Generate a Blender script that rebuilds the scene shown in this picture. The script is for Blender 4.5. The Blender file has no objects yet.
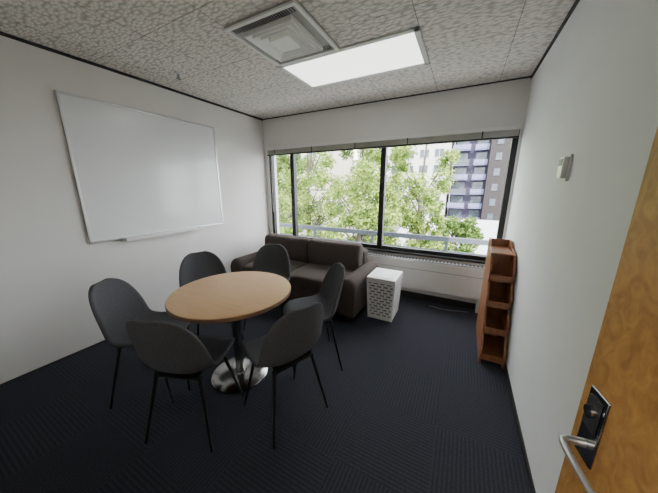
import bpy, bmesh, math, random
import numpy as np
from mathutils import Vector, Matrix
random.seed(7); np.random.seed(7)
C = bpy.context.scene.collection
R = math.radians

# ------------------------------------------------------------------ materials
def newmat(name):
    m = bpy.data.materials.new(name); m.use_nodes = True
    nt = m.node_tree
    return m, nt, nt.nodes, nt.links, nt.nodes['Principled BSDF']

def mat(name, col, rough=0.6, metal=0.0, nscale=None, namt=0.12, bump=0.0, bscale=200, spec=None, stretch=(1,1,1)):
    m, nt, N, L, P = newmat(name)
    P.inputs['Roughness'].default_value = rough
    P.inputs['Metallic'].default_value = metal
    if spec is not None: P.inputs['Specular IOR Level'].default_value = spec
    c = (*col, 1)
    P.inputs['Base Color'].default_value = c
    tc = N.new('ShaderNodeTexCoord'); mp = N.new('ShaderNodeMapping')
    mp.inputs['Scale'].default_value = stretch
    L.new(tc.outputs['Object'], mp.inputs['Vector'])
    ns = N.new('ShaderNodeTexNoise'); ns.inputs['Scale'].default_value = nscale or 8
    ns.inputs['Detail'].default_value = 5
    L.new(mp.outputs[0], ns.inputs['Vector'])
    cr = N.new('ShaderNodeValToRGB')
    cr.color_ramp.elements[0].position = .3; cr.color_ramp.elements[1].position = .7
    cr.color_ramp.elements[0].color = tuple(x*(1-namt) for x in col)+(1,)
    cr.color_ramp.elements[1].color = tuple(min(1, x*(1+namt)) for x in col)+(1,)
    L.new(ns.outputs['Fac'], cr.inputs['Fac']); L.new(cr.outputs[0], P.inputs['Base Color'])
    if bump > 0:
        n2 = N.new('ShaderNodeTexNoise'); n2.inputs['Scale'].default_value = bscale
        L.new(mp.outputs[0], n2.inputs['Vector'])
        b = N.new('ShaderNodeBump'); b.inputs['Strength'].default_value = bump; b.inputs['Distance'].default_value = .002
        L.new(n2.outputs['Fac'], b.inputs['Height']); L.new(b.outputs[0], P.inputs['Normal'])
    return m

def emis(name, col, strength):
    m, nt, N, L, P = newmat(name)
    P.inputs['Base Color'].default_value = (*col, 1)
    P.inputs['Emission Color'].default_value = (*col, 1)
    P.inputs['Emission Strength'].default_value = strength
    return m

M_wall = mat('wall_paint', (.77,.75,.725), .75, nscale=3, namt=.02, bump=.15, bscale=150)
M_wallr = mat('wall_paint_cool', (.78,.785,.78), .7, nscale=3, namt=.02, bump=.15, bscale=150)
M_black = mat('window_frame_black', (.012,.012,.014), .4)
M_trim = mat('dark_trim', (.02,.018,.018), .6)
M_white = mat('white_enamel', (.78,.77,.75), .35, namt=.02)
M_board = mat('whiteboard_surface', (.81,.82,.83), .16, namt=.015, nscale=2)
M_alu = mat('aluminium', (.62,.62,.63), .35, .9, namt=.04)
M_steel = mat('brushed_steel', (.36,.355,.35), .2, 1.0, nscale=40, namt=.08)
M_chair = mat('charcoal_fabric', (.092,.091,.101), .92, nscale=260, namt=.35, bump=.5, bscale=500, spec=.25)
M_leg = mat('black_metal', (.012,.012,.013), .45)
M_sofa = mat('brown_grey_fabric', (.084,.067,.060), .95, nscale=220, namt=.25, bump=.4, bscale=420, spec=.2)
M_plastic = mat('white_plastic', (.82,.81,.79), .4, namt=.02)
M_inner = mat('hamper_hole_shade', (.22,.21,.20), .7)
M_dark = mat('dark_plastic', (.03,.03,.035), .4)

def wood(name, c1, c2, rough, stretch, scale=4, bump=.05, dist=1.2):
    m, nt, N, L, P = newmat(name)
    tc = N.new('ShaderNodeTexCoord'); mp = N.new('ShaderNodeMapping'); mp.inputs['Scale'].default_value = stretch
    L.new(tc.outputs['Object'], mp.inputs['Vector'])
    a = N.new('ShaderNodeTexNoise'); a.inputs['Scale'].default_value = scale; a.inputs['Detail'].default_value = 8
    a.inputs['Distortion'].default_value = dist
    L.new(mp.outputs[0], a.inputs['Vector'])
    cr = N.new('ShaderNodeValToRGB'); cr.color_ramp.elements[0].position = .32; cr.color_ramp.elements[1].position = .68
    cr.color_ramp.elements[0].color = (*c1,1); cr.color_ramp.elements[1].color = (*c2,1)
    L.new(a.outputs['Fac'], cr.inputs['Fac']); L.new(cr.outputs[0], P.inputs['Base Color'])
    P.inputs['Roughness'].default_value = rough
    b = N.new('ShaderNodeBump'); b.inputs['Strength'].default_value = bump; b.inputs['Distance'].default_value=.002
    L.new(a.outputs['Fac'], b.inputs['Height']); L.new(b.outputs[0], P.inputs['Normal'])
    return m
M_maple = wood('maple_laminate', (.68,.40,.19), (.75,.47,.24), .4, (1,9,1), 5)
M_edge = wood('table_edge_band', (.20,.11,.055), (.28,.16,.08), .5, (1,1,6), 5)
M_shelf = wood('rimu_wood', (.21,.08,.034), (.32,.135,.06), .4, (6,6,1), 5)
M_door = wood('oak_veneer_door', (.38,.18,.048), (.58,.31,.095), .38, (9,9,6), 2.6, bump=.25, dist=2.0)

# carpet
M_carpet, nt, N, L, P = newmat('carpet_tile')
tc = N.new('ShaderNodeTexCoord')
ns = N.new('ShaderNodeTexNoise'); ns.inputs['Scale'].default_value = 90; ns.inputs['Detail'].default_value = 6
L.new(tc.outputs['Object'], ns.inputs['Vector'])
sp = N.new('ShaderNodeSeparateXYZ'); L.new(tc.outputs['Object'], sp.inputs[0])
ch = N.new('ShaderNodeTexChecker'); ch.inputs['Scale'].default_value = 2.0
L.new(tc.outputs['Object'], ch.inputs['Vector'])
mx = N.new('ShaderNodeMix'); L.new(ch.outputs['Fac'], mx.inputs[0]); L.new(sp.outputs['X'], mx.inputs[2]); L.new(sp.outputs['Y'], mx.inputs[3])
ml = N.new('ShaderNodeMath'); ml.operation='MULTIPLY'; ml.inputs[1].default_value = 2*math.pi/0.022; L.new(mx.outputs[0], ml.inputs[0])
sn = N.new('ShaderNodeMath'); sn.operation='SINE'; L.new(ml.outputs[0], sn.inputs[0])
mr = N.new('ShaderNodeMapRange'); mr.inputs[1].default_value=-1; mr.inputs[2].default_value=1; mr.inputs[3].default_value=.42
L.new(sn.outputs[0], mr.inputs[0])
ad = N.new('ShaderNodeMath'); ad.operation='MULTIPLY'; L.new(mr.outputs[0], ad.inputs[0]); L.new(ns.outputs['Fac'], ad.inputs[1])
cr = N.new('ShaderNodeValToRGB'); cr.color_ramp.elements[0].color=(.015,.016,.021,1); cr.color_ramp.elements[1].color=(.046,.048,.061,1)
cr.color_ramp.elements[1].position=.7
L.new(ad.outputs[0], cr.inputs['Fac']); L.new(cr.outputs[0], P.inputs['Base Color'])
b = N.new('ShaderNodeBump'); b.inputs['Strength'].default_value=.5; b.inputs['Distance'].default_value=.003
L.new(ad.outputs[0], b.inputs['Height']); L.new(b.outputs[0], P.inputs['Normal'])
P.inputs['Roughness'].default_value=.97; P.inputs['Specular IOR Level'].default_value=.15

# ceiling: fissured relief tile
M_ceil, nt, N, L, P = newmat('relief_ceiling_tile')
tc = N.new('ShaderNodeTexCoord'); mp = N.new('ShaderNodeMapping'); mp.inputs['Scale'].default_value=(1,1.9,1)
L.new(tc.outputs['Object'], mp.inputs['Vector'])
n0 = N.new('ShaderNodeTexNoise'); n0.inputs['Scale'].default_value=9; L.new(mp.outputs[0], n0.inputs['Vector'])
va = N.new('ShaderNodeVectorMath'); va.operation='MULTIPLY_ADD'; va.inputs[1].default_value=(.06,.06,0)
L.new(n0.outputs['Color'], va.inputs[0]); L.new(mp.outputs[0], va.inputs[2])
vo = N.new('ShaderNodeTexVoronoi'); vo.inputs['Scale'].default_value=22; vo.feature='F1'
vo.voronoi_dimensions='2D'
L.new(va.outputs[0], vo.inputs['Vector'])
cr = N.new('ShaderNodeValToRGB'); cr.color_ramp.elements[0].position=.28; cr.color_ramp.elements[1].position=.70
cr.color_ramp.elements[0].color=(.80,.75,.70,1); cr.color_ramp.elements[1].color=(.54,.50,.46,1)  # shade in the crevices between relief bumps is put into the colour
L.new(vo.outputs['Distance'], cr.inputs['Fac'])
bk = N.new('ShaderNodeTexBrick'); bk.offset=0; bk.inputs['Scale'].default_value=1
bk.inputs['Brick Width'].default_value=.6; bk.inputs['Row Height'].default_value=.6
bk.inputs['Mortar Size'].default_value=.004; bk.inputs['Mortar Smooth'].default_value=.3
bk.inputs['Color1'].default_value=(1,1,1,1); bk.inputs['Color2'].default_value=(1,1,1,1); bk.inputs['Mortar'].default_value=(.55,.53,.5,1)
mpb = N.new('ShaderNodeMapping'); mpb.inputs['Location'].default_value=(.40,.54,0)
L.new(tc.outputs['Object'], mpb.inputs['Vector']); L.new(mpb.outputs[0], bk.inputs['Vector'])
mm = N.new('ShaderNodeMix'); mm.data_type='RGBA'; mm.blend_type='MULTIPLY'; mm.inputs[0].default_value=1
L.new(cr.outputs[0], mm.inputs[6]); L.new(bk.outputs['Color'], mm.inputs[7]); L.new(mm.outputs[2], P.inputs['Base Color'])
b = N.new('ShaderNodeBump'); b.inputs['Strength'].default_value=.8; b.inputs['Distance'].default_value=.013; b.invert=True
L.new(vo.outputs['Distance'], b.inputs['Height']); L.new(b.outputs[0], P.inputs['Normal'])
P.inputs['Roughness'].default_value=.9

# glass (thin)
M_glass, nt, N, L, P = newmat('window_glass')
N.remove(P); out = N['Material Output']
tr = N.new('ShaderNodeBsdfTransparent'); tr.inputs[0].default_value=(.95,.97,.97,1)
gl = N.new('ShaderNodeBsdfGlossy'); gl.inputs['Roughness'].default_value=.02
ms = N.new('ShaderNodeMixShader'); ms.inputs[0].default_value=.02
L.new(tr.outputs[0], ms.inputs[1]); L.new(gl.outputs[0], ms.inputs[2]); L.new(ms.outputs[0], out.inputs['Surface'])

# ------------------------------------------------------------------ mesh helpers
def link(o, parent=None):
    C.objects.link(o)
    if parent: o.parent = parent
    return o
def empty(name, loc=(0,0,0), rz=0):
    e = bpy.data.objects.new(name, None); e.empty_display_size=.1
    C.objects.link(e); e.location = loc; e.rotation_euler=(0,0,rz); return e
def meshobj(name, verts, faces, m, parent=None, smooth=False, mi=None, sharp=35):
    me = bpy.data.meshes.new(name); me.from_pydata([tuple(v) for v in verts], [], faces); me.update()
    ms_ = m if isinstance(m, list) else [m]
    for x in ms_: me.materials.append(x)
    if mi: me.polygons.foreach_set('material_index', mi)
    if smooth:
        me.polygons.foreach_set('use_smooth', [True]*len(me.polygons))
        if sharp: me.set_sharp_from_angle(angle=R(sharp))
    return link(bpy.data.objects.new(name, me), parent)
BF = [(0,3,2,1),(4,5,6,7),(0,1,5,4),(1,2,6,5),(2,3,7,6),(3,0,4,7)]
def bv(x0,x1,y0,y1,z0,z1):
    return [(x0,y0,z0),(x1,y0,z0),(x1,y1,z0),(x0,y1,z0),(x0,y0,z1),(x1,y0,z1),(x1,y1,z1),(x0,y1,z1)]
def boxes(name, lst, mats, parent=None, bevel=0, xf=None, seg=2):
    V=[];F=[];MI=[]
    for t in lst:
        n=len(V); vs=bv(*t[:6])
        if xf: vs=[xf(*v) for v in vs]
        V+=vs; F+=[tuple(i+n for i in f) for f in BF]; MI+=[t[6] if len(t)>6 else 0]*6
    o = meshobj(name,V,F,mats,parent,mi=MI)
    if bevel:
        b=o.modifiers.new('b','BEVEL'); b.width=bevel; b.segments=seg; b.limit_method='ANGLE'
        o.data.polygons.foreach_set('use_smooth',[True]*len(o.data.polygons))
        w=o.modifiers.new('wn','WEIGHTED_NORMAL'); w.keep_sharp=False
    return o
def box(name,x0,x1,y0,y1,z0,z1,m,parent=None,bevel=0,seg=2):
    return boxes(name,[(x0,x1,y0,y1,z0,z1)],m,parent,bevel,seg=seg)
def tube(name,pts,rads,m,parent=None,n=16):
    V=[];F=[]
    pts=[Vector(p) for p in pts]
    for i,p in enumerate(pts):
        d=(pts[min(i+1,len(pts)-1)]-pts[max(i-1,0)]).normalized()
        up=Vector((0,0,1)) if abs(d.z)<.9 else Vector((1,0,0))
        a=d.cross(up).normalized(); c=d.cross(a)
        r=rads[i] if isinstance(rads,(list,tuple)) else rads
        for k in range(n):
            t=2*math.pi*k/n; V.append(p+a*(r*math.cos(t))+c*(r*math.sin(t)))
    for i in range(len(pts)-1):
        for k in range(n):
            F.append((i*n+k,i*n+(k+1)%n,(i+1)*n+(k+1)%n,(i+1)*n+k))
    F.append(tuple(range(n))[::-1]); F.append(tuple((len(pts)-1)*n+k for k in range(n)))
    o=meshobj(name,V,F,m,parent,smooth=True,sharp=50)
    bm=bmesh.new(); bm.from_mesh(o.data); bmesh.ops.recalc_face_normals(bm,faces=bm.faces); bm.to_mesh(o.data); bm.free()
    return o
def lathe(name,prof,m,parent=None,n=72,c=(0,0)):
    V=[];F=[]
    for r,z in prof:
        for k in range(n):
            t=2*math.pi*k/n; V.append((c[0]+r*math.cos(t),c[1]+r*math.sin(t),z))
    for i in range(len(prof)-1):
        for k in range(n): F.append((i*n+k,i*n+(k+1)%n,(i+1)*n+(k+1)%n,(i+1)*n+k))
    F.append(tuple(range(n))[::-1]); F.append(tuple((len(prof)-1)*n+k for k in range(n)))
    return meshobj(name,V,F,m,parent,smooth=True,sharp=40)
def cushion(name,x0,x1,y0,y1,z0,z1,m,parent=None,axis=2,puff=.3):
    bm=bmesh.new(); bmesh.ops.create_cube(bm,size=2)
    bmesh.ops.subdivide_edges(bm,edges=bm.edges[:],cuts=5,use_grid_fill=True)
    cen=Vector(((x0+x1)/2,(y0+y1)/2,(z0+z1)/2)); h=[(x1-x0)/2,(y1-y0)/2,(z1-z0)/2]
    for v in bm.verts:
        co=list(v.co); o=[i for i in range(3) if i!=axis]
        e=1-puff*(abs(co[o[0]])**5*.5+abs(co[o[1]])**5*.5)-puff*.4*(abs(co[o[0]]*co[o[1]])**4)
        k=1-.05*abs(co[axis])**3
        q=[0,0,0]; q[axis]=co[axis]*e
        for i in o: q[i]=co[i]*k
        v.co=cen+Vector([q[i]*h[i] for i in range(3)])
    me=bpy.data.meshes.new(name); bm.to_mesh(me); bm.free(); me.materials.append(m)
    me.polygons.foreach_set('use_smooth',[True]*len(me.polygons))
    o=link(bpy.data.objects.new(name,me),parent)
    s=o.modifiers.new('s','SUBSURF'); s.levels=1; s.render_levels=2
    return o

# ------------------------------------------------------------------ room shell
XL,XR,YB,YF,H=-3.06,.475,3.45,-.15,2.60
WT=.2
box('floor',XL-WT,XR+WT,YF-1.6,YB+WT,-.15,0,M_carpet)
box('ceiling',XL-WT,XR+WT,YF-1.6,YB+WT,H,H+.15,M_ceil)
box('wall_left',XL-WT,XL,YF-1.6,YB+WT,0,H,M_wall)
box('wall_right',XR,XR+WT,YF-1.6,YB+WT,0,H,M_wallr)
WX0,WX1,WZ0,WZ1=-2.98,.45,.64,2.13
boxes('wall_back',[(XL,XR,YB,YB+WT,0,WZ0),(XL,XR,YB,YB+WT,WZ1,H),(XL,WX0,YB,YB+WT,WZ0,WZ1),(WX1,XR,YB,YB+WT,WZ0,WZ1)],M_wall)
boxes('wall_front',[(XL,-.46,YF-.12,YF,0,H),(-.46,XR,YF-.12,YF,2.06,H)],M_wall)
box('hallway_sun_block',XL,XR,YF-1.6,YF-1.5,0,H,M_wall)  # unseen wall, added to stop sun leaking in through the doorway
boxes('trim_doorway',[(-.50,-.46,YF-.13,YF+.012,0,2.06),(-.50,XR,YF-.13,YF+.012,2.06,2.11)],M_shelf,bevel=.003)
box('shadow_strip_left',XL,XL+.014,YF,YB,H-.022,H,M_trim)  # dark strips along the ceiling stand in for its shadow gap
box('shadow_strip_right',XR-.014,XR,YF,YB,H-.022,H,M_trim)
box('shadow_strip_back',XL+.014,XR-.014,YB-.012,YB,H-.012,H,M_trim)
box('baseboard_right',XR-.008,XR,YF,YB,0,.045,M_trim)
box('baseboard_left',XL,XL+.008,YF,YB,0,.012,M_trim)
box('baseboard_back',XL+.01,XR-.01,YB-.01,YB,0,.08,M_trim)

# window
w=empty('window_1')
fy0,fy1=YB+.02,YB+.09
fr=[(WX0,WX1,fy0,fy1,WZ0,WZ0+.055),(WX0,WX1,fy0,fy1,WZ1-.05,WZ1),(WX0,WX0+.045,fy0,fy1,WZ0,WZ1),(WX1-.055,WX1,fy0,fy1,WZ0,WZ1),
    (-2.545,-2.475,fy0-.01,fy1,WZ0,WZ1),(-1.045,-.975,fy0-.01,fy1,WZ0,WZ1)]
boxes('frame',fr,M_black,w,bevel=.004)
box('glass',WX0+.03,WX1-.03,fy0+.035,fy0+.039,WZ0+.03,WZ1-.03,M_glass,w)
box('reveal_sill',WX0,WX1,YB-.03,YB+.02,WZ0-.025,WZ0+.004,M_trim,w,bevel=.003)
M_slat=mat('blind_slat',(.50,.47,.43),.5)
bl=empty('venetian_blind')
box('head_rail',WX0+.02,WX1-.01,YB-.06,YB-.005,2.105,2.14,M_white,bl,bevel=.002)
boxes('slat_stack',[(WX0+.025,WX1-.015,YB-.058,YB-.006,2.043+i*.0105,2.0475+i*.0105) for i in range(6)],M_slat,bl)
box('bottom_rail',WX0+.025,WX1-.015,YB-.056,YB-.01,2.022,2.038,M_trim,bl,bevel=.002)
boxes('ladder_tapes',[(x,x+.012,YB-.061,YB-.059,2.02,2.11) for x in (-2.8,-2.1,-1.4,-.7,.1)],M_trim,bl)
tube('pull_cord',[(WX0+.10,YB-.062,2.10),(WX0+.10,YB-.062,1.1)],.0025,M_white,bl,8)

# convector heater under window
M_groove=mat('heater_groove',(.36,.35,.34),.6)
hx=empty('wall_heater')
box('cabinet',-2.2,.40,YB-.12,YB-.012,.17,.57,M_white,hx,bevel=.012)
box('top_grille',-2.18,.38,YB-.115,YB-.02,.57,.585,M_alu,hx)
boxes('grille_slots',[(-2.16+i*.042,-2.16+i*.042+.02,YB-.10,YB-.035,.584,.587) for i in range(60)],M_dark,hx)
box('groove_strip',-2.2,.40,YB-.1225,YB-.119,.455,.462,M_groove,hx)
boxes('feet',[(-2.1,-2.05,YB-.1,YB-.03,0,.17),(.28,.33,YB-.1,YB-.03,0,.17)],M_white,hx)

# ------------------------------------------------------------------ whiteboard
wb=empty('whiteboard')
y0,y1,z0,z1=.98,2.46,1.01,2.28
box('panel',XL+.003,XL+.016,y0,y1,z0,z1,M_board,wb)
boxes('frame',[(XL+.001,XL+.022,y0-.008,y1+.008,z0-.012,z0+.008),(XL+.001,XL+.022,y0-.008,y1+.008,z1-.008,z1+.012),
  (XL+.001,XL+.022,y0-.012,y0+.006,z0-.012,z1+.012),(XL+.001,XL+.022,y1-.006,y1+.012,z0-.012,z1+.012)],M_alu,wb,bevel=.003)
boxes('pen_tray',[(XL+.001,XL+.085,1.24,2.08,z0-.030,z0-.012),(XL+.078,XL+.086,1.24,2.08,z0-.030,z0+.002),(XL+.02,XL+.086,1.235,1.245,z0-.030,z0+.004),(XL+.02,XL+.086,2.075,2.085,z0-.030,z0+.004)],M_white,wb,bevel=.003)

# ------------------------------------------------------------------ ceiling fixtures
lt=empty('ceiling_light_panel')
lx0,lx1,ly0,ly1=-1.64,-.40,2.08,2.68
boxes('frame',[(lx0,lx1,ly0,ly0+.04,H-.012,H-.001),(lx0,lx1,ly1-.04,ly1,H-.012,H-.001),(lx0,lx0+.04,ly0,ly1,H-.012,H-.001),(lx1-.04,lx1,ly0,ly1,H-.012,H-.001)],M_white,lt,bevel=.002)
M_lamp=emis('prismatic_diffuser',(.97,1,.93),2.8)
box('diffuser',lx0+.04,lx1-.04,ly0+.04,ly1-.04,H-.008,H-.002,M_lamp,lt)
hl=empty('hallway_fill_light')  # unseen lamp panel, added in the hallway to brighten the room
M_hallfill=emis('hallway_fill_emitter',(1,.97,.93),17.0)
box('diffuser',-1.2,.0,YF-1.2,YF-.6,H-.02,H-.004,M_hallfill,hl)
boxes('frame',[(-1.23,.03,YF-1.23,YF-1.2,H-.02,H-.001),(-1.23,.03,YF-.6,YF-.57,H-.02,H-.001),(-1.23,-1.2,YF-1.2,YF-.6,H-.02,H-.001),(0,.03,YF-1.2,YF-.6,H-.02,H-.001)],M_white,hl)

ac=empty('air_diffuser')
M_grille=mat('grey_grille',(.36,.35,.34),.5,namt=.05)
ax0,ax1,ay0,ay1=-1.60,-1.0,1.46,2.06
cx,cy=(ax0+ax1)/2,(ay0+ay1)/2
box('back_plate',ax0,ax1,ay0,ay1,H-.012,H-.001,M_grille,ac)
def sqring(a,b_,z0,z1,c=(cx,cy)):
    x,y=c
    return [(x-a,x+a,y-a,y-b_,z0,z1),(x-a,x+a,y+b_,y+a,z0,z1),(x-a,x-b_,y-b_,y+b_,z0,z1),(x+b_,x+a,y-b_,y+b_,z0,z1)]
boxes('outer_frame',sqring(.30,.275,H-.025,H-.01),M_white,ac,bevel=.002)
boxes('slots',[(ax0+.04+i*.02,ax0+.048+i*.02,ay0+.035,ay0+.085,H-.016,H-.011) for i in range(26)]+[(ax0+.04+i*.02,ax0+.048+i*.02,ay1-.085,ay1-.035,H-.016,H-.011) for i in range(26)],M_dark,ac)
M_vane=mat('white_vane',(.90,.89,.87),.4,namt=.01)
def vane(name,a,b_,z_lo,z_hi):
    V=[];F=[]
    for (h,z) in ((a,z_hi),(a,z_lo),(a-.006,z_lo),(b_,z_hi)):
        V+=[(cx-h,cy-h,z),(cx+h,cy-h,z),(cx+h,cy+h,z),(cx-h,cy+h,z)]
    for i in range(3):
        for k in range(4): F.append((i*4+k,i*4+(k+1)%4,(i+1)*4+(k+1)%4,(i+1)*4+k))
    return meshobj(name,V,F,M_vane,ac)
dc=[.205,.165,.125]
for i,a in enumerate(dc): vane('vane_%d'%i,a,a-.035,H-.045,H-.012)
box('centre_plate',cx-.085,cx+.085,cy-.085,cy+.085,H-.05,H-.012,M_vane,ac,bevel=.006)
sp_=empty('fire_sprinkler')
lathe('escutcheon',[(.012,H-.012),(.034,H-.006),(.036,H-.001)],M_alu,sp_,32,c=(-2.59,1.75))
tube('head',[(-2.59,1.75,H-.005),(-2.59,1.75,H-.05)],.009,M_steel,sp_)
lathe('deflector',[(.022,H-.055),(.022,H-.05)],M_steel,sp_,24,c=(-2.59,1.75))

# ------------------------------------------------------------------ right wall items
th=empty('thermostat')
box('back_plate',XR-.012,XR-.001,1.785,1.87,1.55,1.685,M_white,th,bevel=.002)
box('housing',XR-.036,XR-.012,1.79,1.86,1.565,1.675,M_alu,th,bevel=.005)
box('display',XR-.0375,XR-.0355,1.80,1.85,1.63,1.665,M_dark,th)

# ------------------------------------------------------------------ door
dr=empty('door_1',(.434,-.10,0),math.atan2(.848,-.124))
box('leaf',0,.857,-.036,0,.012,2.03,M_door,dr,bevel=.002)
box('lock_plate',.768,.828,0,.006,.895,1.075,M_steel,dr,bevel=.003)
box('lock_plate_inset',.778,.818,.006,.010,.98,1.06,M_dark,dr,bevel=.002)
tube('key_cylinder',[(.798,.005,1.025),(.798,.018,1.025)],.014,M_steel,dr,24)
tube('lever',[(.80,.004,.935),(.80,.038,.935),(.795,.048,.935),(.783,.052,.935),(.735,.052,.933),(.685,.049,.931),(.67,.040,.93)],[.010,.0085,.0085,.008,.0075,.007,.0065],M_alu,dr,20)
boxes('hinges',[(-.006,.012,-.01,.006,z,z+.1) for z in (.2,.95,1.75)],M_steel,dr)

# ------------------------------------------------------------------ table
TX,TY=-1.50,1.245
tb=empty('round_table',(TX,TY,0))
lathe('top',[(.425,.7405),(.440,.7405),(.4415,.743),(.440,.7455),(.434,.746)],M_maple,tb,96)
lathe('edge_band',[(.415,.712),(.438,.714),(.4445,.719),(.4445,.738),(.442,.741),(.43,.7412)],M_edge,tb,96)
lathe('column',[(.035,.02),(.035,.705)],M_steel,tb,40)
lathe('top_spider',[(.17,.700),(.17,.712)],M_leg,tb,40)
lathe('base_plate',[(.225,.001),(.225,.010),(.220,.014),(.10,.017),(.05,.020),(.045,.035)],M_steel,tb,96)

# ------------------------------------------------------------------ chairs
prof=[(.225,.430,.13),(.222,.447,.165),(.19,.463,.200),(.12,.465,.222),(.03,.457,.232),(-.06,.451,.236),(-.125,.460,.236),(-.17,.492,.234),(-.195,.54,.230),(-.212,.605,.225),(-.228,.67,.216),(-.243,.735,.200),(-.256,.79,.176),(-.266,.835,.140),(-.272,.862,.092),(-.273,.869,.06)]
wrap=[.0,.01,.022,.034,.042,.05,.06,.068,.072,.072,.066,.056,.044,.03,.015,.008]
def chair(loc,face):
    rz=math.atan2(face[1],face[0])-math.pi/2
    e=empty('dining_chair',(loc[0],loc[1],0),rz)
    nu=13; V=[];F=[]
    n=len(prof)
    for i,(y,z,w_) in enumerate(prof):
        a=prof[max(i-1,0)];b_=prof[min(i+1,n-1)]
        t=Vector((0,b_[0]-a[0],b_[1]-a[1])).normalized()
        nr=Vector((0,t.z,-t.y))
        if nr.z<0 and i<8: nr=-nr
        if i>=8 and nr.y<0: nr=-nr
        for k in range(nu):
            s=-1+2*k/(nu-1)
            V.append(Vector((w_*s,y,z))+nr*(wrap[i]*abs(s)**2.4))
    for i in range(n-1):
        for k in range(nu-1): F.append((i*nu+k,i*nu+k+1,(i+1)*nu+k+1,(i+1)*nu+k))
    o=meshobj('shell',V,F,M_chair,e,smooth=True,sharp=None)
    s=o.modifiers.new('so','SOLIDIFY'); s.thickness=.026; s.offset=0
    s=o.modifiers.new('su','SUBSURF'); s.levels=1; s.render_levels=2
    for i,(sx,sy) in enumerate([(-1,1),(1,1),(-1,-1),(1,-1)]):
        tube('leg_%d'%(i+1),[(sx*.135,sy*.12-.01,.445),(sx*.215,sy*.205-.01,.0)],[.0125,.0075],M_leg,e,14)
    boxes('under_frame',[(-.15,.15,.095,.125,.420,.436),(-.15,.15,-.145,-.115,.420,.436),(-.12,-.09,-.13,.11,.417,.434),(.09,.12,-.13,.11,.417,.434)],M_leg,e,bevel=.003)
    return e
chair((-.97,1.16),(-.93,.34))
chair((-1.43,.82),(-.36,.93))
chair((-1.98,.86),(.80,.55))
chair((-2.10,1.47),(.90,-.35))
chair((-1.82,1.97),(.33,-.94))
chair((-1.06,1.68),(-.74,-.67))

# ------------------------------------------------------------------ sofa
sf=empty('sofa',(-1.90,2.80,0))
hw=.97; yf,yb=-.43,.43
def arm(name,xa,xb):
    w_=xb-xa; pr=[]
    pr.append((xa+.01,.09)); 
    for i in range(13):
        t=math.pi-math.pi*i/12; pr.append(((xa+xb)/2+w_/2*math.cos(t),.43+.10*math.sin(t)))
    pr.append((xb-.01,.09))
    V=[];F=[];n=len(pr)
    ys=[(yf+.0,.90),(yf+.02,.97),(yf+.05,1),(yb-.06,1),(yb-.0,.98)]
    cx_=(xa+xb)/2
    for y,s in ys:
        for x,z in pr: V.append((cx_+(x-cx_)*s,y,.09+(z-.09)*(s if s<1 else 1)))
    for i in range(len(ys)-1):
        for k in range(n): F.append((i*n+k,i*n+(k+1)%n,(i+1)*n+(k+1)%n,(i+1)*n+k))
    F.append(tuple(range(n))[::-1]); F.append(tuple((len(ys)-1)*n+k for k in range(n)))
    o=meshobj(name,V,F,M_sofa,sf,smooth=True,sharp=60)
    bm=bmesh.new(); bm.from_mesh(o.data); bmesh.ops.recalc_face_normals(bm,faces=bm.faces); bm.to_mesh(o.data); bm.free()
arm('arm_left',-hw,-hw+.21); arm('arm_right',hw-.21,hw)
box('base',-hw+.2,hw-.2,yf+.03,yb-.02,.09,.30,M_sofa,sf,bevel=.02)
box('back_frame',-hw+.15,hw-.15,yb-.19,yb,.12,.70,M_sofa,sf,bevel=.05,seg=4)
cushion('seat_cushion_1',-hw+.205,0,yf+.0,yb-.20,.28,.47,M_sofa,sf,2,.25)
cushion('seat_cushion_2',0,hw-.205,yf+.0,yb-.20,.28,.47,M_sofa,sf,2,.25)
for i,(a,b_) in enumerate(((-hw+.17,0),(0,hw-.17))):
    c=cushion('back_cushion_%d'%(i+1),a,b_,yb-.36,yb-.10,.42,.80,M_sofa,sf,1,.4)
boxes('feet',[(sx*.85-.03,sx*.85+.03,sy-.03,sy+.03,0,.095) for sx in (-1,1) for sy in (yf+.08,yb-.08)],M_leg,sf)

# ------------------------------------------------------------------ hamper
hp=empty('laundry_hamper',(-.725,2.80,0))
hwx,hwy,hh=.157,.180,.49
def tap(x,y,z):
    k=.86+.14*z/hh
    return (x*k,y*k,z)
boxes('weave_shade_core',[(-hwx+.012,hwx-.012,-hwy+.012,hwy-.012,.006,hh-.01)],M_inner,hp,xf=tap)  # dark inner box stands in for the shade inside the weave holes
L_=[]
rows=12
for r in range(rows):
    z=.03+r*(hh-.06)/rows
    for side in (-1,1):
        L_.append((-hwx,hwx,side*hwy-.004,side*hwy+.004,z,z+.014))
        L_.append((side*hwx-.004,side*hwx+.004,-hwy,hwy,z,z+.014))
    nx,ny=8,10
    for k in range(nx):
        if (k+r)%2==0:
            x=-hwx+(k+.5)*2*hwx/nx
            for side in (-1,1): L_.append((x-.013,x+.013,side*hwy-.006,side*hwy+.006,z-.002,z+.036))
    for k in range(ny):
        if (k+r)%2==0:
            y=-hwy+(k+.5)*2*hwy/ny
            for side in (-1,1): L_.append((side*hwx-.006,side*hwx+.006,y-.013,y+.013,z-.002,z+.036))
for sx in (-1,1):
    for sy in (-1,1): L_.append((sx*hwx-.010,sx*hwx+.010,sy*hwy-.010,sy*hwy+.010,0,hh))
L_+= [(-hwx-.004,hwx+.004,s*hwy-.007,s*hwy+.007,a,b_) for s in (-1,1) for a,b_ in ((0,.03),(hh-.035,hh))]
L_+= [(s*hwx-.007,s*hwx+.007,-hwy-.004,hwy+.004,a,b_) for s in (-1,1) for a,b_ in ((0,.03),(hh-.035,hh))]
boxes('woven_body',L_,M_plastic,hp,xf=tap)
box('lid',-hwx-.012,hwx+.012,-hwy-.012,hwy+.012,hh,hh+.028,M_plastic,hp,bevel=.012,seg=3)
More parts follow.
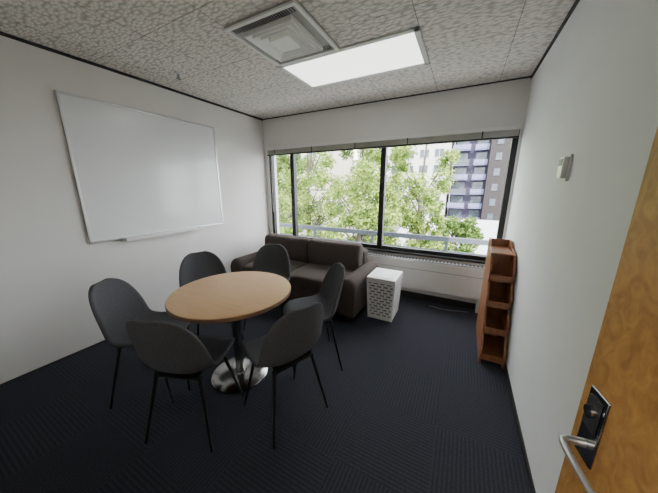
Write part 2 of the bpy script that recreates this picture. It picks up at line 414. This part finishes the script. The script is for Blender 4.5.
box('lid_rim',-hwx+.03,hwx-.03,-hwy+.03,hwy-.03,hh+.028,hh+.033,M_plastic,hp,bevel=.004)

# ------------------------------------------------------------------ stepped magazine rack
bs=empty('stepped_magazine_rack')
bx0,bx1=.275,.462; by=3.0
lev=[0.05,.275,.495,.715,.935]; fronts=[2.33,2.40,2.47,2.54]; sl=.075
V=[];F=[]
for (a,b_) in ((bx0,bx0+.016),(bx1-.016,bx1)):
    pr=[(by,0),(fronts[0],0)]
    for i in range(4):
        pr.append((fronts[i],lev[i]+.085)); pr.append((fronts[i]+sl+.02,lev[i+1]-.02))
        pr.append((fronts[i]+sl-.0 if i<3 else fronts[i]+sl+.02,lev[i+1]))
    pr.append((by-.20,.96)); pr.append((by-.12,1.01)); pr.append((by,1.01))
    n=len(V); m_=len(pr)
    V+=[(a,y,z) for y,z in pr]+[(b_,y,z) for y,z in pr]
    F.append(tuple(n+i for i in range(m_))); F.append(tuple(n+m_+i for i in range(m_))[::-1])
    for i in range(m_): F.append((n+i,n+m_+i,n+m_+(i+1)%m_,n+(i+1)%m_))
o=meshobj('side_panels',V,F,M_shelf,bs)
bm=bmesh.new(); bm.from_mesh(o.data); bmesh.ops.recalc_face_normals(bm,faces=bm.faces); bm.to_mesh(o.data); bm.free()
sh=[]
for i,z in enumerate(lev):
    f=fronts[i] if i<4 else fronts[3]+sl+.03
    sh.append((bx0+.016,bx1-.016,f+.004,by-.012,z-.014,z+.002))
    if i<4: sh.append((bx0+.016,bx1-.016,f+.002,f+.014,z-.014,z+.045))
boxes('shelves',sh,M_shelf,bs,bevel=.0015)
boxes('dividers',[(bx0+.016,bx1-.016,2.76,2.772,lev[i],lev[i+1]-.014) for i in range(4)]+[(bx0+.016,bx1-.016,by-.012,by,0,1.01)],M_shelf,bs)

# cable on floor
M_cable=mat('grey_cable',(.25,.25,.26),.5)
tube('power_cable',[(.20,3.315,.004),(.12,3.30,.004),(.0,3.26,.004),(-.12,3.25,.004),(-.25,3.28,.004)],.0035,M_cable,None,8)

# ------------------------------------------------------------------ exterior
GZ=-6.0
M_ground=mat('asphalt_ground',(.10,.105,.10),.9,nscale=.3,namt=.3)
box('ground',-90,60,3.9,130,GZ-.2,GZ,M_ground)
M_conc=mat('concrete_grey',(.065,.075,.092),.8,nscale=2,namt=.1)
M_cream=mat('cream_render',(.42,.40,.33),.8,nscale=.4,namt=.06)
M_pale=mat('pale_render',(.46,.47,.46),.8,nscale=.4,namt=.06)
M_win=mat('dark_glazing',(.06,.075,.095),.15,nscale=1,namt=.3)
M_brick=mat('brown_brick',(.026,.021,.024),.9,nscale=3,namt=.2)
M_purple=mat('dark_cladding',(.026,.022,.048),.8,nscale=1,namt=.2)
M_balc=mat('balcony_blue_white',(.14,.15,.27),.7,nscale=1,namt=.1)
M_roof=mat('metal_roof',(.36,.38,.40),.5,nscale=1,namt=.1)

rl=empty('terrace_railing')
boxes('beam',[(-5.5,3.5,4.55,4.62,.62,.70),(-5.5,3.5,4.57,4.60,.44,.465)],M_conc,rl,bevel=.005)
boxes('posts',[(x,x+.05,4.56,4.61,.05,.62) for x in np.arange(-5.4,3.5,1.3)],M_conc,rl)
box('ledge',-5.5,3.5,3.70,4.75,-.10,.05,M_pale,rl)

def building(name,x0,x1,y0,y1,z0,z1,mb,fh=3.0,bw=3.2,wfrac=.55,ww=1.7):
    e=empty(name); L=[(x0,x1,y0,y1,z0,z1,0)]
    z=z0+.9
    while z+fh*wfrac<z1:
        x=x0+.6
        while x+ww<x1:
            L.append((x,x+ww,y0-.06,y0+.05,z,z+fh*wfrac,1)); L.append((x-.1,x+ww+.1,y0-.12,y0,z-.12,z,0))
            L.append((x+ww/2-.04,x+ww/2+.04,y0-.09,y0,z,z+fh*wfrac,0))
            x+=bw
        z+=fh
    boxes('facade',L,[mb,M_win],e)
    boxes('parapet',[(x0-.2,x1+.2,y0-.2,y1+.2,z1,z1+.4)],mb,e)
    return e
building('cream_apartment_building',-62,-24,46,58,GZ,26,M_cream,3.1,3.6)
building('pale_office_building',-22,-3.4,60,74,GZ,24,M_pale,3.2,3.0,.5,1.8)
building('low_cream_house',-30,-14,32,40,GZ,1.2,M_cream)

# balcony tower
bt=empty('balcony_tower')
L=[(-2.8,3.6,62,76,GZ,36,0),(3.6,12,60,76,GZ,36,1)]
for k in range(14):
    z=GZ+.2+k*2.9
    L.append((-3.0,.2,60.2,62,z,z+.25,2)); L.append((-3.0,.2,60.1,60.25,z+.25,z+1.15,2 if k%2 else 3))
    L.append((1.0,3.4,60.8,62,z,z+.25,2)); L.append((1.0,3.4,60.7,60.85,z+.25,z+1.1,2))
    L.append((-2.4,-.2,61.9,62.02,z+.3,z+2.5,4)); L.append((1.3,3.2,61.9,62.02,z+.3,z+2.5,4))
    for x in (4.6,7.4,10.0):
        L.append((x,x+1.0,59.93,60.1,z+.9,z+2.1,4)); L.append((x-.1,x+1.1,59.9,60.0,z+.78,z+.9,3))
boxes('tower_block',L,[M_purple,M_brick,M_balc,M_conc,M_win],bt)

# low roofs in front
rf=empty('low_roof_building')
V=[(-6,24,-4.2),(7,24,-4.2),(7,40,-4.2),(-6,40,-4.2),(-6,32,-2.0),(7,32,-2.0)]
meshobj('gable_roof',V,[(0,1,5,4),(2,3,4,5),(0,4,3),(1,2,5)],M_roof,rf)
boxes('walls',[(-5.8,6.8,24.3,39.7,GZ,-4.2,0),(-5,-3,24.2,24.4,-5.6,-4.6,1),(0,2,24.2,24.4,-5.6,-4.6,1)],[M_pale,M_win],rf)

# trees
def leafmat(name,c1,c2):
    m,nt,N,L,P=newmat(name)
    tc=N.new('ShaderNodeTexCoord'); ns=N.new('ShaderNodeTexNoise'); ns.inputs['Scale'].default_value=2.2; ns.inputs['Detail'].default_value=8
    L.new(tc.outputs['Object'],ns.inputs['Vector'])
    cr=N.new('ShaderNodeValToRGB'); cr.color_ramp.elements[0].position=.35; cr.color_ramp.elements[1].position=.65
    cr.color_ramp.elements[0].color=(*c1,1); cr.color_ramp.elements[1].color=(*c2,1)
    L.new(ns.outputs['Fac'],cr.inputs['Fac']); L.new(cr.outputs[0],P.inputs['Base Color'])
    P.inputs['Roughness'].default_value=.7; P.inputs['Specular IOR Level'].default_value=.2
    t=N.new('ShaderNodeBsdfTranslucent'); L.new(cr.outputs[0],t.inputs[0])
    ms=N.new('ShaderNodeMixShader'); ms.inputs[0].default_value=.35
    L.new(P.outputs[0],ms.inputs[1]); L.new(t.outputs[0],ms.inputs[2]); L.new(ms.outputs[0],N['Material Output'].inputs['Surface'])
    return m
M_leafA=leafmat('leaf_yellow_green',(.07,.13,.02),(.32,.41,.10))
M_leafB=leafmat('leaf_green',(.045,.09,.02),(.19,.28,.07))
M_bark=mat('bark',(.06,.05,.04),.9)
def tree(x,y,ztop,rad,m,nl=9000,ls_=.10,lo=.30):
    e=empty('street_tree',(x,y,GZ))
    h=ztop-GZ
    tube('trunk',[(0,0,-.0),(.1,0,h*.3),(0,.1,h*.6),(.1,0,h*.9)],[.22,.17,.11,.03],M_bark,e,10)
    blobs=[]
    for i in range(40):
        t=random.uniform(lo,.97); rr=rad*math.sqrt(max(0.05,1-((t-.6)/.52)**2))*random.uniform(.25,.95)
        a=random.uniform(0,2*math.pi)
        p=Vector((rr*math.cos(a),rr*math.sin(a),h*t)); blobs.append((p,rad*random.uniform(.16,.30)))
        if i%2==0: tube('branch_%d'%i,[(.03,.03,h*t*.72),tuple(Vector((0.03,.03,h*t*.72)).lerp(p,.5)+Vector((0,0,.15))),tuple(p)],[.06,.04,.012],M_bark,e,6)
    n=nl
    bi=np.random.randint(0,len(blobs),n)
    cen=np.array([tuple(b[0]) for b in blobs])[bi]; br=np.array([b[1] for b in blobs])[bi]
    d=np.random.normal(size=(n,3)); d/=np.linalg.norm(d,axis=1)[:,None]
    pos=cen+d*(br*np.random.uniform(.35,1.15,n))[:,None]
    u=np.random.normal(size=(n,3)); u/=np.linalg.norm(u,axis=1)[:,None]
    v=np.cross(u,np.random.normal(size=(n,3))); v/=np.linalg.norm(v,axis=1)[:,None]
    s=np.random.uniform(.6,1.3,n)[:,None]*ls_
    q=np.stack([pos-u*s,pos-v*s*.55,pos+u*s,pos+v*s*.55],axis=1).reshape(-1,3)
    me=bpy.data.meshes.new('foliage'); me.from_pydata(q.tolist(),[],[(4*i,4*i+1,4*i+2,4*i+3) for i in range(n)]); me.materials.append(m)
    link(bpy.data.objects.new('foliage',me),e)
tree(-4.8,12.5,5.2,2.3,M_leafA,16000,.085)
tree(-9.0,14,5.6,2.4,M_leafA,14000,.085)
tree(-2.3,16.0,5.2,2.1,M_leafA,13000,.09)
tree(-13.5,18,6.5,3.0,M_leafB,10000,.13)
tree(-7.2,21,6.5,3.2,M_leafB,12000,.12)
tree(-.2,20,-.6,1.8,M_leafB,7000,.13)
tree(-21,24,6.5,3.2,M_leafA,9000,.15)
hx_=box('planter_box',-5.5,3.5,8.9,9.9,GZ,-2.8,M_conc)
def hedge(name,x0,x1,y0,y1,z0,z1,n,m,ls_=.05):
    pos=np.random.uniform((x0,y0,z0),(x1,y1,z1),(n,3)); pos[:,2]-=np.abs(np.sin(pos[:,0]*3.1))*.10
    u=np.random.normal(size=(n,3)); u/=np.linalg.norm(u,axis=1)[:,None]
    v=np.cross(u,np.random.normal(size=(n,3))); v/=np.linalg.norm(v,axis=1)[:,None]
    s=np.random.uniform(.6,1.3,n)[:,None]*ls_
    q=np.stack([pos-u*s,pos-v*s*.55,pos+u*s,pos+v*s*.55],axis=1).reshape(-1,3)
    q[:,2]=np.maximum(q[:,2],-2.79)
    me=bpy.data.meshes.new(name); me.from_pydata(q.tolist(),[],[(4*i,4*i+1,4*i+2,4*i+3) for i in range(n)]); me.materials.append(m)
    link(bpy.data.objects.new(name,me))
hedge('clipped_hedge',-5.4,3.4,9.0,9.8,-2.7,-1.6,9000,M_leafB,.09)

# ------------------------------------------------------------------ lights
W=bpy.data.worlds.new('world'); bpy.context.scene.world=W; W.use_nodes=True
nt=W.node_tree; bg=nt.nodes['Background']
sky=nt.nodes.new('ShaderNodeTexSky'); sky.sky_type='HOSEK_WILKIE'; sky.turbidity=5; sky.sun_direction=(.5,-.55,.67)
mixn=nt.nodes.new('ShaderNodeMix'); mixn.data_type='RGBA'; mixn.inputs[0].default_value=.75
nt.links.new(sky.outputs[0],mixn.inputs[6]); mixn.inputs[7].default_value=(.98,.98,1,1)
nt.links.new(mixn.outputs[2],bg.inputs['Color']); bg.inputs['Strength'].default_value=13.5
sd=bpy.data.lights.new('sun','SUN'); sd.energy=26; sd.angle=R(1); sd.color=(1,.95,.86)
so=bpy.data.objects.new('sun',sd); C.objects.link(so)
so.rotation_euler=Vector((-.5,.55,-.67)).to_track_quat('-Z','Y').to_euler(); so.location=(10,-10,20)

# ------------------------------------------------------------------ camera
cd=bpy.data.cameras.new('camera'); cd.sensor_width=36; cd.lens=250/658*36; cd.clip_start=.02; cd.clip_end=400
co=bpy.data.objects.new('camera',cd); C.objects.link(co)
co.location=(0,0,1.52); co.rotation_euler=(R(90-13.4),0,R(27.9))
bpy.context.scene.camera=co
